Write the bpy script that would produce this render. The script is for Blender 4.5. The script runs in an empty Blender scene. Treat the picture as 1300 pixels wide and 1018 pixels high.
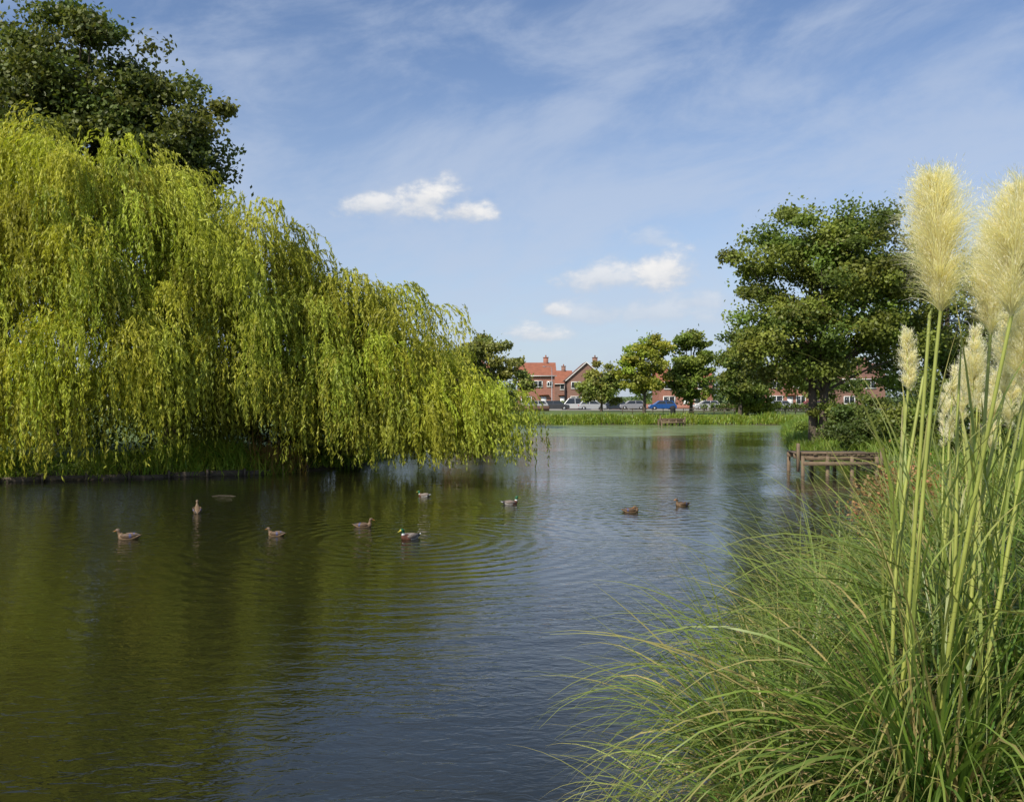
import bpy, math, random
import numpy as np
from mathutils import Vector
F=1126.0; H=2.8; HY=503.0
def W(px,py,Y): return ((px-650)/F*Y, Y, H-(py-HY)/F*Y)
rng=np.random.default_rng(7); random.seed(7)
scene=bpy.context.scene
col=scene.collection
scene.view_settings.view_transform='Standard'
scene.view_settings.look='None'
scene.view_settings.exposure=0

# ---------------- helpers
def link(o,parent=None):
    col.objects.link(o)
    if parent: o.parent=parent
    return o
def empty(name,loc=(0,0,0),rz=0):
    e=bpy.data.objects.new(name,None); e.location=loc; e.rotation_euler=(0,0,rz); e.empty_display_size=.3
    col.objects.link(e); return e
def mesh_np(name,V,Q,C=None,mat=None,smooth=False):
    V=np.asarray(V,dtype=np.float32); Q=np.asarray(Q,dtype=np.int32)
    me=bpy.data.meshes.new(name); k=Q.shape[1]
    me.vertices.add(len(V)); me.vertices.foreach_set('co',V.ravel())
    me.loops.add(Q.size); me.loops.foreach_set('vertex_index',Q.ravel())
    me.polygons.add(len(Q)); me.polygons.foreach_set('loop_start',np.arange(0,Q.size,k,dtype=np.int32))
    me.update(calc_edges=True)
    if smooth: me.polygons.foreach_set('use_smooth',np.ones(len(Q),dtype=bool))
    if C is not None:
        a=me.color_attributes.new('Col','FLOAT_COLOR','POINT')
        c4=np.ones((len(V),4),dtype=np.float32); c4[:,:3]=C
        a.data.foreach_set('color',c4.ravel())
    if mat: me.materials.append(mat)
    return me
def obj_np(name,V,Q,C=None,mat=None,parent=None,smooth=False):
    return link(bpy.data.objects.new(name,mesh_np(name,V,Q,C,mat,smooth)),parent)
class Acc:
    def __init__(s): s.v=[];s.q=[];s.c=[];s.n=0
    def add(s,V,Q,C=None):
        s.v.append(V); s.q.append(np.asarray(Q)+s.n); s.n+=len(V)
        if C is not None: s.c.append(C)
    def make(s,name,mat,parent=None,smooth=False):
        return obj_np(name,np.concatenate(s.v),np.concatenate(s.q),np.concatenate(s.c) if s.c else None,mat,parent,smooth)
def unit(a): return a/np.maximum(np.linalg.norm(a,axis=-1,keepdims=True),1e-9)
def leafquads(C,A,Wd,L,w,colr):
    n=len(C); L=np.broadcast_to(L,(n,))[:,None]; w=np.broadcast_to(w,(n,))[:,None]
    V=np.empty((n,4,3)); V[:,0]=C-A*L*.5; V[:,1]=C+Wd*w*.5-A*L*.05; V[:,2]=C+A*L*.5; V[:,3]=C-Wd*w*.5-A*L*.05
    Q=np.arange(n*4).reshape(n,4); return V.reshape(-1,3),Q,np.repeat(colr,4,axis=0)
def blades(base,az,L,th0,droop,w,K,colr,tipcol=None,p=1.3,r=rng):
    n=len(base); s=np.linspace(0,1,K+1)
    th=th0[:,None]-droop[:,None]*s[None,:]**p
    az2=az[:,None]+r.normal(0,.15,(n,1))*s[None,:]
    d=np.stack([np.cos(th)*np.cos(az2),np.cos(th)*np.sin(az2),np.sin(th)],-1)
    step=(L/K)[:,None,None]
    P=np.zeros((n,K+1,3)); P[:,0]=base; P[:,1:]=base[:,None,:]+np.cumsum((d[:,:-1]+d[:,1:])*.5*step,axis=1)
    side=np.stack([-np.sin(az),np.cos(az),r.normal(0,.5,n)],-1); side=unit(side)
    ww=w[:,None]*np.clip(1.05-s[None,:]**2.2,.08,1)*np.clip(.6+s[None,:]*2,0,1)*.5
    V=np.empty((n,K+1,2,3)); V[:,:,0]=P+side[:,None,:]*ww[...,None]; V[:,:,1]=P-side[:,None,:]*ww[...,None]
    idx=np.arange(n*(K+1)*2).reshape(n,K+1,2)
    Q=np.stack([idx[:,:-1,0],idx[:,:-1,1],idx[:,1:,1],idx[:,1:,0]],-1).reshape(-1,4)
    C=np.repeat(colr[:,None,:],(K+1),axis=1)
    if tipcol is not None: C=C*(1-s[None,:,None]**2)+tipcol[None,None,:]*s[None,:,None]**2
    C=np.repeat(C[:,:,None,:],2,axis=2)
    return V.reshape(-1,3),Q,C.reshape(-1,3)
def tube(P,R,ns=8,ry=None):
    P=np.asarray(P,float); R=np.asarray(R,float); n=len(P)
    T=unit(np.gradient(P,axis=0)); V=[]
    for i in range(n):
        t=T[i]; ref=np.array([1,0,0]) if abs(t[0])<.8 else np.array([0,1,0])
        a=unit(np.cross(t,ref)); b=np.cross(t,a)
        for k in range(ns):
            an=2*math.pi*k/ns; V.append(P[i]+R[i]*(math.cos(an)*a+math.sin(an)*b))
    Q=[]
    for i in range(n-1):
        for k in range(ns):
            k2=(k+1)%ns; Q.append((i*ns+k,i*ns+k2,(i+1)*ns+k2,(i+1)*ns+k))
    return np.array(V),np.array(Q)
def boxmesh(boxes,name,mat,parent=None,bevel=0):
    V=[];Q=[];
    for b in boxes:
        cx,cy,cz,sx,sy,sz=b[:6]; rz=b[6] if len(b)>6 else 0
        n=len(V); c,s=math.cos(rz),math.sin(rz)
        for dz in(-.5,.5):
            for dx,dy in((-.5,-.5),(.5,-.5),(.5,.5),(-.5,.5)):
                x=dx*sx;y=dy*sy; V.append((cx+x*c-y*s,cy+x*s+y*c,cz+dz*sz))
        Q+=[(n+3,n+2,n+1,n),(n+4,n+5,n+6,n+7)]+[(n+i,n+(i+1)%4,n+4+(i+1)%4,n+4+i) for i in range(4)]
    o=obj_np(name,V,Q,None,mat,parent)
    if bevel:
        m=o.modifiers.new('bev','BEVEL'); m.width=bevel; m.segments=2
    return o
def polymesh(V,Fs,name,mat,parent=None):
    me=bpy.data.meshes.new(name); me.from_pydata(V,[],Fs); me.update(); me.materials.append(mat)
    return link(bpy.data.objects.new(name,me),parent)

# ---------------- node helpers
def newmat(name):
    m=bpy.data.materials.new(name); m.use_nodes=True; nt=m.node_tree
    return m,nt,nt.nodes['Principled BSDF'],nt.nodes['Material Output']
def setin(nt,sock,v):
    if isinstance(v,bpy.types.NodeSocket): nt.links.new(v,sock)
    else: sock.default_value=v
def M(nt,op,a,b=None,c=None,clamp=False):
    n=nt.nodes.new('ShaderNodeMath'); n.operation=op; n.use_clamp=clamp
    setin(nt,n.inputs[0],a)
    if b is not None: setin(nt,n.inputs[1],b)
    if c is not None: setin(nt,n.inputs[2],c)
    return n.outputs[0]
def sstep(nt,v,a,b):
    n=nt.nodes.new('ShaderNodeMapRange'); n.interpolation_type='SMOOTHSTEP'
    setin(nt,n.inputs['Value'],v); n.inputs['From Min'].default_value=a; n.inputs['From Max'].default_value=b
    return n.outputs[0]
def noise(nt,vec,scale,detail=4,rough=.55,dist=0):
    n=nt.nodes.new('ShaderNodeTexNoise'); n.inputs['Scale'].default_value=scale; n.inputs['Detail'].default_value=detail
    n.inputs['Roughness'].default_value=rough; n.inputs['Distortion'].default_value=dist
    if vec is not None: nt.links.new(vec,n.inputs['Vector'])
    return n.outputs['Fac']
def mixc(nt,f,a,b,mode='MIX'):
    n=nt.nodes.new('ShaderNodeMix'); n.data_type='RGBA'; n.blend_type=mode
    setin(nt,n.inputs[0],f); setin(nt,n.inputs[6],a); setin(nt,n.inputs[7],b); return n.outputs[2]
def c4(c): return (c[0],c[1],c[2],1)
def comb(nt,x,y,z):
    n=nt.nodes.new('ShaderNodeCombineXYZ'); setin(nt,n.inputs[0],x);setin(nt,n.inputs[1],y);setin(nt,n.inputs[2],z); return n.outputs[0]
def bump(nt,h,strength,dist,target):
    b=nt.nodes.new('ShaderNodeBump'); b.inputs['Strength'].default_value=strength; b.inputs['Distance'].default_value=dist
    nt.links.new(h,b.inputs['Height']); nt.links.new(b.outputs[0],target); return b
def geo_pos(nt): return nt.nodes.new('ShaderNodeNewGeometry').outputs['Position']
def obj_co(nt): return nt.nodes.new('ShaderNodeTexCoord').outputs['Object']

def leafmat(name,trans=.35,rough=.5,spec=.35,gain=1.35):
    m,nt,p,out=newmat(name)
    a=nt.nodes.new('ShaderNodeAttribute'); a.attribute_name='Col'
    nt.links.new(a.outputs['Color'],p.inputs['Base Color']); p.inputs['Roughness'].default_value=rough
    p.inputs['Specular IOR Level'].default_value=spec
    t=nt.nodes.new('ShaderNodeBsdfTranslucent')
    tc=mixc(nt,1.0,a.outputs['Color'],(gain*1.1,gain*1.1,gain*.6,1),'MULTIPLY'); nt.links.new(tc,t.inputs['Color'])
    mx=nt.nodes.new('ShaderNodeMixShader'); mx.inputs[0].default_value=trans
    nt.links.new(p.outputs[0],mx.inputs[1]); nt.links.new(t.outputs[0],mx.inputs[2]); nt.links.new(mx.outputs[0],out.inputs['Surface'])
    return m
m_leaf=leafmat('leaf_foliage',.3); m_willow=leafmat('willow_foliage',.34,.5,.3); m_grass=leafmat('grass_blade',.3,.42,.4)
m_plume=leafmat('plume_fluff',.5,.8,.1,1.1)
def simple(name,colr,rough=.7,var=.25,scale=6,metal=0,spec=None,bmp=0,coords='obj'):
    m,nt,p,out=newmat(name)
    co=obj_co(nt); nf=noise(nt,co,scale,5)
    c=mixc(nt,nf,c4([x*(1-var) for x in colr]),c4([x*(1+var) for x in colr]))
    nt.links.new(c,p.inputs['Base Color']); p.inputs['Roughness'].default_value=rough; p.inputs['Metallic'].default_value=metal
    if bmp: bump(nt,noise(nt,co,scale*4,4),.6,bmp,p.inputs['Normal'])
    return m
m_bark=simple('bark',(.09,.07,.05),.9,.5,3,bmp=.03)
m_wood=simple('weathered_wood',(.17,.12,.075),.85,.5,5,bmp=.01)
m_stalk=simple('pampas_stalk',(.30,.33,.07),.5,.4,9)
m_white=simple('white_paint',(.75,.75,.72),.5,.08)
m_glass=simple('window_glass',(.03,.035,.04),.06,.3)
m_tyre=simple('tyre_rubber',(.02,.02,.02),.85,.3)
m_metal=simple('grey_metal',(.3,.31,.32),.45,.15,metal=.6)
m_tile=simple('roof_tile',(.28,.10,.055),.8,.35,1.5)
m_tile2=simple('roof_tile_brown',(.16,.08,.055),.8,.35,1.5)
m_asph=simple('asphalt',(.055,.055,.055),.9,.2,3)
m_pave=simple('pavement',(.25,.24,.22),.9,.15,2)
m_conc=simple('kerb_concrete',(.32,.31,.29),.85,.15,3)
def brick(name,base):
    m,nt,p,out=newmat(name); co=obj_co(nt)
    mp=nt.nodes.new('ShaderNodeMapping'); mp.inputs['Rotation'].default_value=(math.radians(90),0,0); nt.links.new(co,mp.inputs[0])
    b=nt.nodes.new('ShaderNodeTexBrick'); b.inputs['Scale'].default_value=1; b.inputs['Brick Width'].default_value=.225; b.inputs['Row Height'].default_value=.075; b.inputs['Mortar Size'].default_value=.008
    b.inputs['Color1'].default_value=c4(base); b.inputs['Color2'].default_value=c4([x*.7 for x in base]); b.inputs['Mortar'].default_value=(.33,.28,.24,1)
    nt.links.new(mp.outputs[0],b.inputs['Vector'])
    c=mixc(nt,M(nt,'MULTIPLY',noise(nt,co,.8,4),.5),b.outputs['Color'],c4([x*.6 for x in base]))
    nt.links.new(c,p.inputs['Base Color']); p.inputs['Roughness'].default_value=.85; return m
m_brick=brick('red_brick',(.40,.14,.085)); m_brick2=brick('brown_brick',(.28,.125,.085))

# ---------------- pond outline & terrain
POND=np.array([(-60,3.2),(-10,3.4),(-1,3.6),(.35,4.2),(.9,5.2),(1.5,6.6),(2.8,9),(5.2,13),(8.6,19),(12.3,27),(13.2,33),(13.7,40),(14.5,46),(17.5,57),(22,72),(27.5,86),
 (20,87.5),(10,87),(0,86.5),(-10,84),(-16,75),(-11,60),(-7,50),(-5.5,42),(-6.2,36),(-7.6,33),(-9.5,31.6),(-13,30.2),(-18,28.5),(-25,26.5),(-60,22)],float)
def sdf(x,y):
    x=np.asarray(x,float);y=np.asarray(y,float); d=np.full(x.shape,1e9); ins=np.zeros(x.shape,bool); n=len(POND)
    for i in range(n):
        a=POND[i];b=POND[(i+1)%n]; e=b-a
        t=np.clip(((x-a[0])*e[0]+(y-a[1])*e[1])/(e@e),0,1)
        d=np.minimum(d,np.hypot(x-a[0]-t*e[0],y-a[1]-t*e[1]))
        cr=((a[1]>y)!=(b[1]>y)); xi=(b[0]-a[0])*(y-a[1])/((b[1]-a[1]) if b[1]!=a[1] else 1e-9)+a[0]
        ins^=cr&(x<xi)
    return np.where(ins,-d,d)
def sm(t): t=np.clip(t,0,1); return t*t*(3-2*t)
def gh(x,y):
    x=np.asarray(x,float);y=np.asarray(y,float)
    d=sdf(x,y); d=d+.25*np.sin(x*1.3+y*.7)*np.sin(y*.9-x*.4)
    hh=.55+.6*sm((16-y)/9)
    up=hh*sm(d/2.2+.15)+.05*np.sin(x*.6)*np.sin(y*.5)*sm(d/3)
    flat=sm((y-95)/10)*sm((190-y)/20)
    up=up*(1-flat)+.6*flat
    return np.where(d>0,up,np.maximum(-1.2,d*.7-.02+.0))
def axis(a,b,step,far):
    c=np.arange(a,b+step,step); out=[];s=step;v=b
    while v<far: s*=1.35; v+=s; out.append(v)
    neg=[];s=step;v=a
    while v>-far: s*=1.35; v-=s; neg.append(v)
    return np.array(neg[::-1]+list(c)+out)
gx=axis(-45,50,.45,3000); gy=axis(-6,100,.45,3000)
X,Y=np.meshgrid(gx,gy); Z=gh(X,Y)
V=np.stack([X,Y,Z],-1).reshape(-1,3); nx=len(gx); ny=len(gy)
ii=np.arange(nx*ny).reshape(ny,nx)
Q=np.stack([ii[:-1,:-1],ii[:-1,1:],ii[1:,1:],ii[1:,:-1]],-1).reshape(-1,4)
m,nt,p,out=newmat('grass_ground')
pos=geo_pos(nt); n1=noise(nt,pos,.35,5); n2=noise(nt,pos,9,4)
c=mixc(nt,n1,(.06,.11,.018,1),(.14,.18,.035,1)); c=mixc(nt,n2,c,(.09,.13,.025,1))
sx=nt.nodes.new('ShaderNodeSeparateXYZ'); nt.links.new(pos,sx.inputs[0])
mud=sstep(nt,M(nt,'ADD',sx.outputs[2],M(nt,'MULTIPLY',n2,-.15)),.28,.05)
c=mixc(nt,mud,c,(.05,.038,.022,1)); nt.links.new(c,p.inputs['Base Color']); p.inputs['Roughness'].default_value=.95
bump(nt,n2,.8,.08,p.inputs['Normal'])
obj_np('ground',V,Q,None,m,None,True)

DUCKS=[(162,681,'f',3.05,0),(250,648,'f',1.9,1),(350,677,'f',2.8,0),(461,666,'f',.1,0),(520,681,'m',3.9,0),(538,627,'m',2.7,0),(648,637,'m',.25,0),(801,647,'f',.05,2),(866,639,'f',3.5,0)]
def wpos(px,py): Yd=H*F/(py-HY); return ((px-650)/F*Yd,Yd)

# ---------------- water
m,nt,p,out=newmat('pond_water')
pos=geo_pos(nt); s=nt.nodes.new('ShaderNodeSeparateXYZ'); nt.links.new(pos,s.inputs[0]); x_,y_=s.outputs[0],s.outputs[1]
vec=comb(nt,M(nt,'MULTIPLY',x_,.5),y_,0.0)
vr=nt.nodes.new('ShaderNodeVectorRotate'); vr.inputs['Angle'].default_value=.15; nt.links.new(vec,vr.inputs['Vector']); vec=vr.outputs[0]
nA=noise(nt,vec,1.5,1,.5,.4); nB=noise(nt,vec,8.5,2.5,.6,.6)
wind=M(nt,'MULTIPLY_ADD',sstep(nt,noise(nt,vec,.16,2),.36,.64),.9,.5)
h=M(nt,'ADD',M(nt,'MULTIPLY',nA,.014),M(nt,'MULTIPLY',M(nt,'MULTIPLY',nB,.0105),wind))
for (px,py,amp,lam,fall) in [(520,686,.0068,.36,3.4),(162,683,.0045,.3,1.1),(250,650,.005,.3,1.5),(461,668,.0045,.3,1.0),(648,639,.006,.4,2.2),(801,649,.0065,.4,2.0),(866,641,.005,.35,1.3)]:
    wx,wy=wpos(px,py)
    d=M(nt,'SQRT',M(nt,'ADD',M(nt,'POWER',M(nt,'SUBTRACT',x_,wx),2.0),M(nt,'POWER',M(nt,'SUBTRACT',y_,wy),2.0)))
    d2=M(nt,'ADD',d,M(nt,'MULTIPLY',nA,.3))
    w=M(nt,'MULTIPLY',M(nt,'SINE',M(nt,'MULTIPLY',d2,2*math.pi/lam)),M(nt,'EXPONENT',M(nt,'MULTIPLY',d,-1/fall)))
    h=M(nt,'MULTIPLY_ADD',w,amp,h)
bump(nt,h,1,1,p.inputs['Normal'])
p.inputs['IOR'].default_value=1.6; p.inputs['Roughness'].default_value=.02
p.inputs['Base Color'].default_value=(.013,.0135,.005,1)
al=M(nt,'MULTIPLY',sstep(nt,M(nt,'ADD',y_,M(nt,'MULTIPLY',M(nt,'SUBTRACT',noise(nt,comb(nt,M(nt,'MULTIPLY',x_,.35),y_,0.0),.22,4),.5),45.0)),60,69),sstep(nt,noise(nt,comb(nt,M(nt,'MULTIPLY',x_,.3),y_,0.0),1.1,4,.7),.3,.55))
p2=nt.nodes.new('ShaderNodeBsdfPrincipled'); p2.inputs['Base Color'].default_value=(.19,.25,.08,1); p2.inputs['Roughness'].default_value=.4
mx=nt.nodes.new('ShaderNodeMixShader'); nt.links.new(M(nt,'MULTIPLY',al,.7),mx.inputs[0]); nt.links.new(p.outputs[0],mx.inputs[1]); nt.links.new(p2.outputs[0],mx.inputs[2]); nt.links.new(mx.outputs[0],out.inputs['Surface'])
obj_np('pond_water',[(-70,1,0),(35,1,0),(35,95,0),(-70,95,0)],[(0,1,2,3)],None,m)

# ---------------- willow
def willow(name,mounds,trunk,seed,limbs):
    r=np.random.default_rng(seed); e=empty(name); acc=Acc()
    for (cx,cy,cz,rx,ry,rz,nt_,zlo,zlo2,base) in mounds:
        nl=max(6,nt_//5)
        u=r.uniform(-.35,1,nl*4); ph=r.uniform(0,2*math.pi,nl*4)
        keep=(np.sin(ph)<.35)|(r.random(nl*4)<.3); u=u[keep][:nl];ph=ph[keep][:nl]
        q=np.sqrt(1-u*u); N=np.stack([q*np.cos(ph),q*np.sin(ph),u],-1)
        lump=r.uniform(.80,1.15,len(u))
        P=np.array([cx,cy,cz])+N*np.array([rx,ry,rz])*lump[:,None]
        for pl,n0,lm in zip(P,N,lump):
            if pl[2]<1.8: continue
            dp=.62+.42*np.clip((lm-.8)/.25,0,1)   # inner sprays get darker leaf colour: painted shade for crown depth
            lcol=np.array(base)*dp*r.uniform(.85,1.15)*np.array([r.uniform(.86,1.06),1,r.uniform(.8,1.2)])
            hd0=unit(n0[:2]+r.normal(0,.2,2))
            for j in range(6):
                off=r.normal(0,1,3)*np.array([.75,.75,.28]); off[:2]+=hd0*r.uniform(-.7,.5)
                p0=pl+off; p0[2]-=.35*(off[0]**2+off[1]**2)
                ns=r.integers(9,17)
                tl=r.uniform(1.4,3.3)*(1.25 if p0[2]<6 else 1)
                hd=unit(hd0+.5*unit(off[:2])+r.normal(0,.15,2))
                o=p0+r.normal(0,1,(ns,3))*np.array([.26,.26,.15])
                L=tl*r.uniform(.45,1.25,ns); k=34
                tcol=lcol*r.uniform(.88,1.14)
                a=r.uniform(.25,.95,ns); b=r.uniform(.15,.65,ns)
                S=(np.sort(r.random((ns,k)),axis=1))*L[:,None]
                az=math.atan2(hd[1],hd[0])+r.normal(0,.5,ns)
                disp=a[:,None]*(1-np.exp(-S/.7)); wob=.07*np.sin(S*1.6+r.uniform(0,6,ns)[:,None])
                C=np.empty((ns,k,3))
                C[...,0]=o[:,0:1]+np.cos(az)[:,None]*disp+wob+.05*S; C[...,1]=o[:,1:2]+np.sin(az)[:,None]*disp+wob*.6
                C[...,2]=o[:,2:3]+b[:,None]*(1-np.exp(-S/.35))*1.0-S
                C+=r.normal(0,.022,C.shape)
                z0,z1=zlo,zlo2
                if -11.0<p0[0]<-7.8: z0,z1=1.2,2.5
                zmin=r.uniform(z0,z1)+r.uniform(-.15,.45,ns)
                ok=(C[...,2]>zmin[:,None])
                A=np.stack([np.cos(az)[:,None]*np.exp(-S/.7)*a[:,None]*1.1,np.sin(az)[:,None]*np.exp(-S/.7)*a[:,None]*1.1,-1+2*b[:,None]*np.exp(-S/.35)],-1)
                A=unit(unit(A)+r.normal(0,.33,A.shape))
                Wd=unit(np.cross(A,r.normal(0,1,A.shape)))
                cc=np.broadcast_to(tcol,(ns,k,3))*r.uniform(.75,1.25,(ns,k,1))*r.uniform(.85,1.15,(ns,1,1))
                C=C[ok];A=A[ok];Wd=Wd[ok];cc=cc[ok]
                if len(C)==0: continue
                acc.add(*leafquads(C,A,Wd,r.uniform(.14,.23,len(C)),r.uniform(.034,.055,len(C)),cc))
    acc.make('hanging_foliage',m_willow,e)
    t=Acc(); tx,ty=trunk; tz=float(gh(tx,ty))-.2
    t.add(*tube([(tx,ty,tz),(tx+.1,ty,tz+1),(tx+.3,ty-.1,tz+2.4),(tx+.4,ty-.1,tz+3.6)],[.62,.48,.42,.36],12))
    for (lx,ly,lz) in limbs:
        P0=np.array([tx+.3,ty-.1,tz+2.6]); P3=np.array([lx,ly,lz]); P1=P0+np.array([0,0,(lz-P0[2])*.6+.5])
        P=[((1-s)**2)*P0+2*s*(1-s)*P1+s*s*P3 for s in np.linspace(0,1,9)]
        t.add(*tube(P,np.linspace(.26,.04,9),8))
    t.make('trunk_and_limbs',m_bark,e,True)
WC=(.385,.395,.045)
willow('weeping_willow',[(-15.9,33,5.0,5.4,5.0,6.8,540,.1,.9,WC),(-10.4,34,4.5,3.5,3.4,5.6,260,1.3,2.5,WC),(-20.5,31,4.2,4.5,4,6,150,.1,1,WC)],(-13.2,34.5),3,
 [(-17,32,10),(-19,33,8),(-14,31,10.5),(-11,33,9),(-9,32.5,7.5),(-20,31,8),(-13,37,9),(-10,36,8)])
willow('weeping_willow',[(-6.7,34.5,3.4,2.9,2.9,4.3,210,.15,.8,WC),(-4.3,34,2.4,2.6,2.5,3.5,155,.2,.9,WC),(-2.0,33.8,1.6,1.8,1.9,2.3,90,.2,.8,WC)],(-6.9,37),5,
 [(-6,34,6.5),(-4,34,5),(-2,33.6,3.4),(-8,35,6),(-3,36,4.6)])

# ---------------- broadleaf trees
def tree(name,x,y,ells,base,lsize,nclump,per,seed,trunk_r=.3,trunk_h=2.0,clr=1.0,limbs=True,mat=None,trunks=((0,0),)):
    r=np.random.default_rng(seed); zb=float(gh(x,y)); e=empty(name,(x,y,zb)); acc=Acc(); cents=[]
    vol=np.array([a[3]*a[4]*a[5] for a in ells]); vol=vol/vol.sum()
    for (cx,cy,cz,rx,ry,rz),f in zip(ells,vol):
        n=max(3,int(nclump*f)); d=unit(r.normal(0,1,(n,3))); rad=r.uniform(.35,1,n)**.45*r.uniform(.82,1.12,n)
        P=np.array([cx,cy,cz])+d*np.array([rx,ry,rz])*rad[:,None]
        cents.append(P)
    cents=np.concatenate(cents); cents=cents[cents[:,2]>.3]
    for p0 in cents:
        n=int(per*r.uniform(.5,1.4)); R=clr*r.uniform(.6,1.25)
        d=unit(r.normal(0,1,(n,3))); q=r.random(n)**.5
        C=p0+d*(q*R)[:,None]*np.array([1.1,1.1,.6])
        k=r.random(n)<.2; C[k]+=r.normal(0,.35*R,(k.sum(),3))
        A=unit(r.normal(0,1,(n,3))+np.array([0,0,-.2])); Nn=unit(r.normal(0,1,(n,3))*.7+np.array([-.2,-.3,.6])+d*.6)
        Wd=unit(np.cross(A,Nn)); 
        tcol=np.array(base)*r.uniform(.65,1.35)*np.array([r.uniform(.85,1.2),1,1])
        acc.add(*leafquads(C,A,Wd,lsize*r.uniform(.8,1.4,n),lsize*r.uniform(.6,.95,n),tcol*r.uniform(.75,1.25,(n,1))))
    acc.make('leaf_crown',mat or m_leaf,e)
    t=Acc(); top=cents[:,2].max()
    for (ox,oy) in trunks:
        t.add(*tube([(ox,oy,-.3),(ox*1.1,oy,trunk_h*.4),(ox*1.3+.05,oy,trunk_h),(ox*1.5,oy,trunk_h+(top-trunk_h)*.45),(ox*1.6,oy,trunk_h+(top-trunk_h)*.85)],[trunk_r*1.3,trunk_r,trunk_r*.85,trunk_r*.5,trunk_r*.12],10))
    if limbs:
        sel=cents[r.permutation(len(cents))[:26]]
        for q in sel:
            z0=min(trunk_h+(q[2]-trunk_h)*r.uniform(.1,.5),top*.7); z0=max(z0,trunk_h*.7)
            P0=np.array([trunks[0][0]*1.3,0,z0]); P1=(P0+q)/2+np.array([0,0,.4])
            P=[((1-s)**2)*P0+2*s*(1-s)*P1+s*s*q for s in np.linspace(0,1,6)]
            t.add(*tube(P,np.linspace(trunk_r*.35,trunk_r*.06,6),6))
    t.make('trunk_and_limbs',m_bark,e,True)
    return e
DK=(.105,.14,.024); MD=(.145,.19,.03); LT=(.24,.28,.035)
tree('alder_tree',-20.6,41,[(0,0,12.5,5,4,5),(.6,0,17.0,3.6,3,3.4),(-3,0,16.2,3.4,3,3.4),(4.6,0,14.4,2.6,2.4,2.6),(3.8,0,12,3.4,3,3.2),(6.2,0,11.4,1.6,1.6,2.2),(2.6,0,15.4,2.2,2.2,2.2)],(.105,.13,.025),.21,290,320,11,.4,4,1.05)
tree('alder_tree',15.8,45,[(-.2,0,6.8,4.0,3.6,3.8),(-1.6,0,5.2,3.2,3,2.4),(1.7,0,9.1,3.2,3,2.9),(-.6,0,9.9,2.6,2.5,2.3),(-3.0,0,8.8,1.8,1.8,1.8),(3.9,0,6.6,2.6,2.6,3.6),(-3.6,0,4.6,2.0,2,1.2),(2.5,0,10.5,1.7,1.6,1.4)],(.155,.20,.032),.17,260,330,12,.24,2.0,.85,trunks=((0,0),(-.4,.2)))
tree('alder_tree',25.5,52,[(0,0,6.5,4,3.5,5),(3,0,5,4,3,4),(-2.5,0,5,2.5,2.5,3.5)],DK,.2,110,260,13,.3,2,1.1)
tree('alder_tree',31,50,[(0,0,6,4,3.5,4.4),(3,0,5,4,3,4)],DK,.22,80,230,19,.3,2,1.1)
tree('ash_tree',-2.7,76,[(0,0,6.4,3.0,2.6,3.1),(-2.4,0,5.6,2.6,2.5,3),(2.4,0,4.9,1.9,2,2.5),(0,0,8.5,1.6,1.5,1.3)],(.19,.22,.05),.26,100,200,14,.22,1.6,.8)
tree('ash_tree',-9,80,[(0,0,6,4,3,4),(-3,0,5,3,3,3.4)],MD,.28,60,200,24,.25,1.6,1.1)
tree('lime_tree',15.5,104,[(0,0,5.8,2.7,2.3,3.4),(-1.2,0,5,2.2,2,2.6),(1,0,8.0,1.6,1.5,1.7)],LT,.3,90,170,15,.2,1.6,.8)
tree('ash_tree',21.8,108,[(0,0,7,2.7,2.3,3.5),(0.2,0,4.2,2.9,2.3,2.6),(-.6,0,9.8,1.6,1.4,1.5)],(.17,.22,.035),.32,95,170,16,.22,1.6,.85)
tree('alder_tree',25.2,98,[(0,0,6.2,2.6,2.2,3.2),(.8,0,3.8,2.8,2.2,2.4)],DK,.3,80,170,17,.22,1.6,.9)
tree('alder_tree',29.5,112,[(0,0,4.6,2.8,2.2,3.2)],MD,.3,50,170,27,.22,1.6,.9)
tree('sycamore_tree',12.7,126,[(0,0,4.2,2.8,2.3,2.7),(-1.2,0,3.4,2.2,2,2.2),(1.6,0,3,2,2,2)],(.20,.23,.045),.34,62,160,18,.2,1.2,.9)
tree('ornamental_bush',26.8,101,[(0,0,1.6,2.2,1.5,1.6),(1.6,0,1.5,1.8,1.4,1.4)],(.22,.28,.035),.28,36,140,20,.1,.4,.7,limbs=False)
tree('sycamore_tree',40,118,[(0,0,5.5,4,3,4),(4,0,5,3,3,3)],DK,.34,60,180,25,.25,1.5,1.1)
def bush(x,y,R,hh,base,seed,ls=.12,per=260,n=26,name='shrub'):
    return tree(name,x,y,[(0,0,hh*.5,R,R*.8,hh*.5),(R*.5,0,hh*.4,R*.7,R*.6,hh*.4)],base,ls,n,per,seed,.06,.3,.45,limbs=False)
bush(15.0,38.5,1.3,2.0,(.085,.125,.025),31); bush(16.8,40,2.0,2.6,DK,32); bush(16,44,1.8,2.0,MD,33)
bush(15.6,34.5,1.4,1.9,MD,35); bush(18,36,2.4,3.2,DK,36,n=40); bush(21,38,2.6,3.6,DK,37,n=40)
bush(17.2,30.5,1.8,2.4,(.12,.17,.035),39); bush(20.5,31,2.4,3.2,DK,40,n=40); bush(24,42,3,4,DK,41,n=44)
bush(6.75,15.6,.6,1.7,(.36,.20,.085),38,ls=.06,n=30,per=220,name='autumn_shrub')
bush(10.2,15.5,1.1,2.1,(.13,.18,.03),42,ls=.07,n=30,per=300); bush(9.2,12.5,1.0,1.9,(.14,.21,.035),43,ls=.06,n=30,per=300)
bush(-9.5,36.5,2.4,2.6,(.06,.09,.02),45,n=40)

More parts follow.
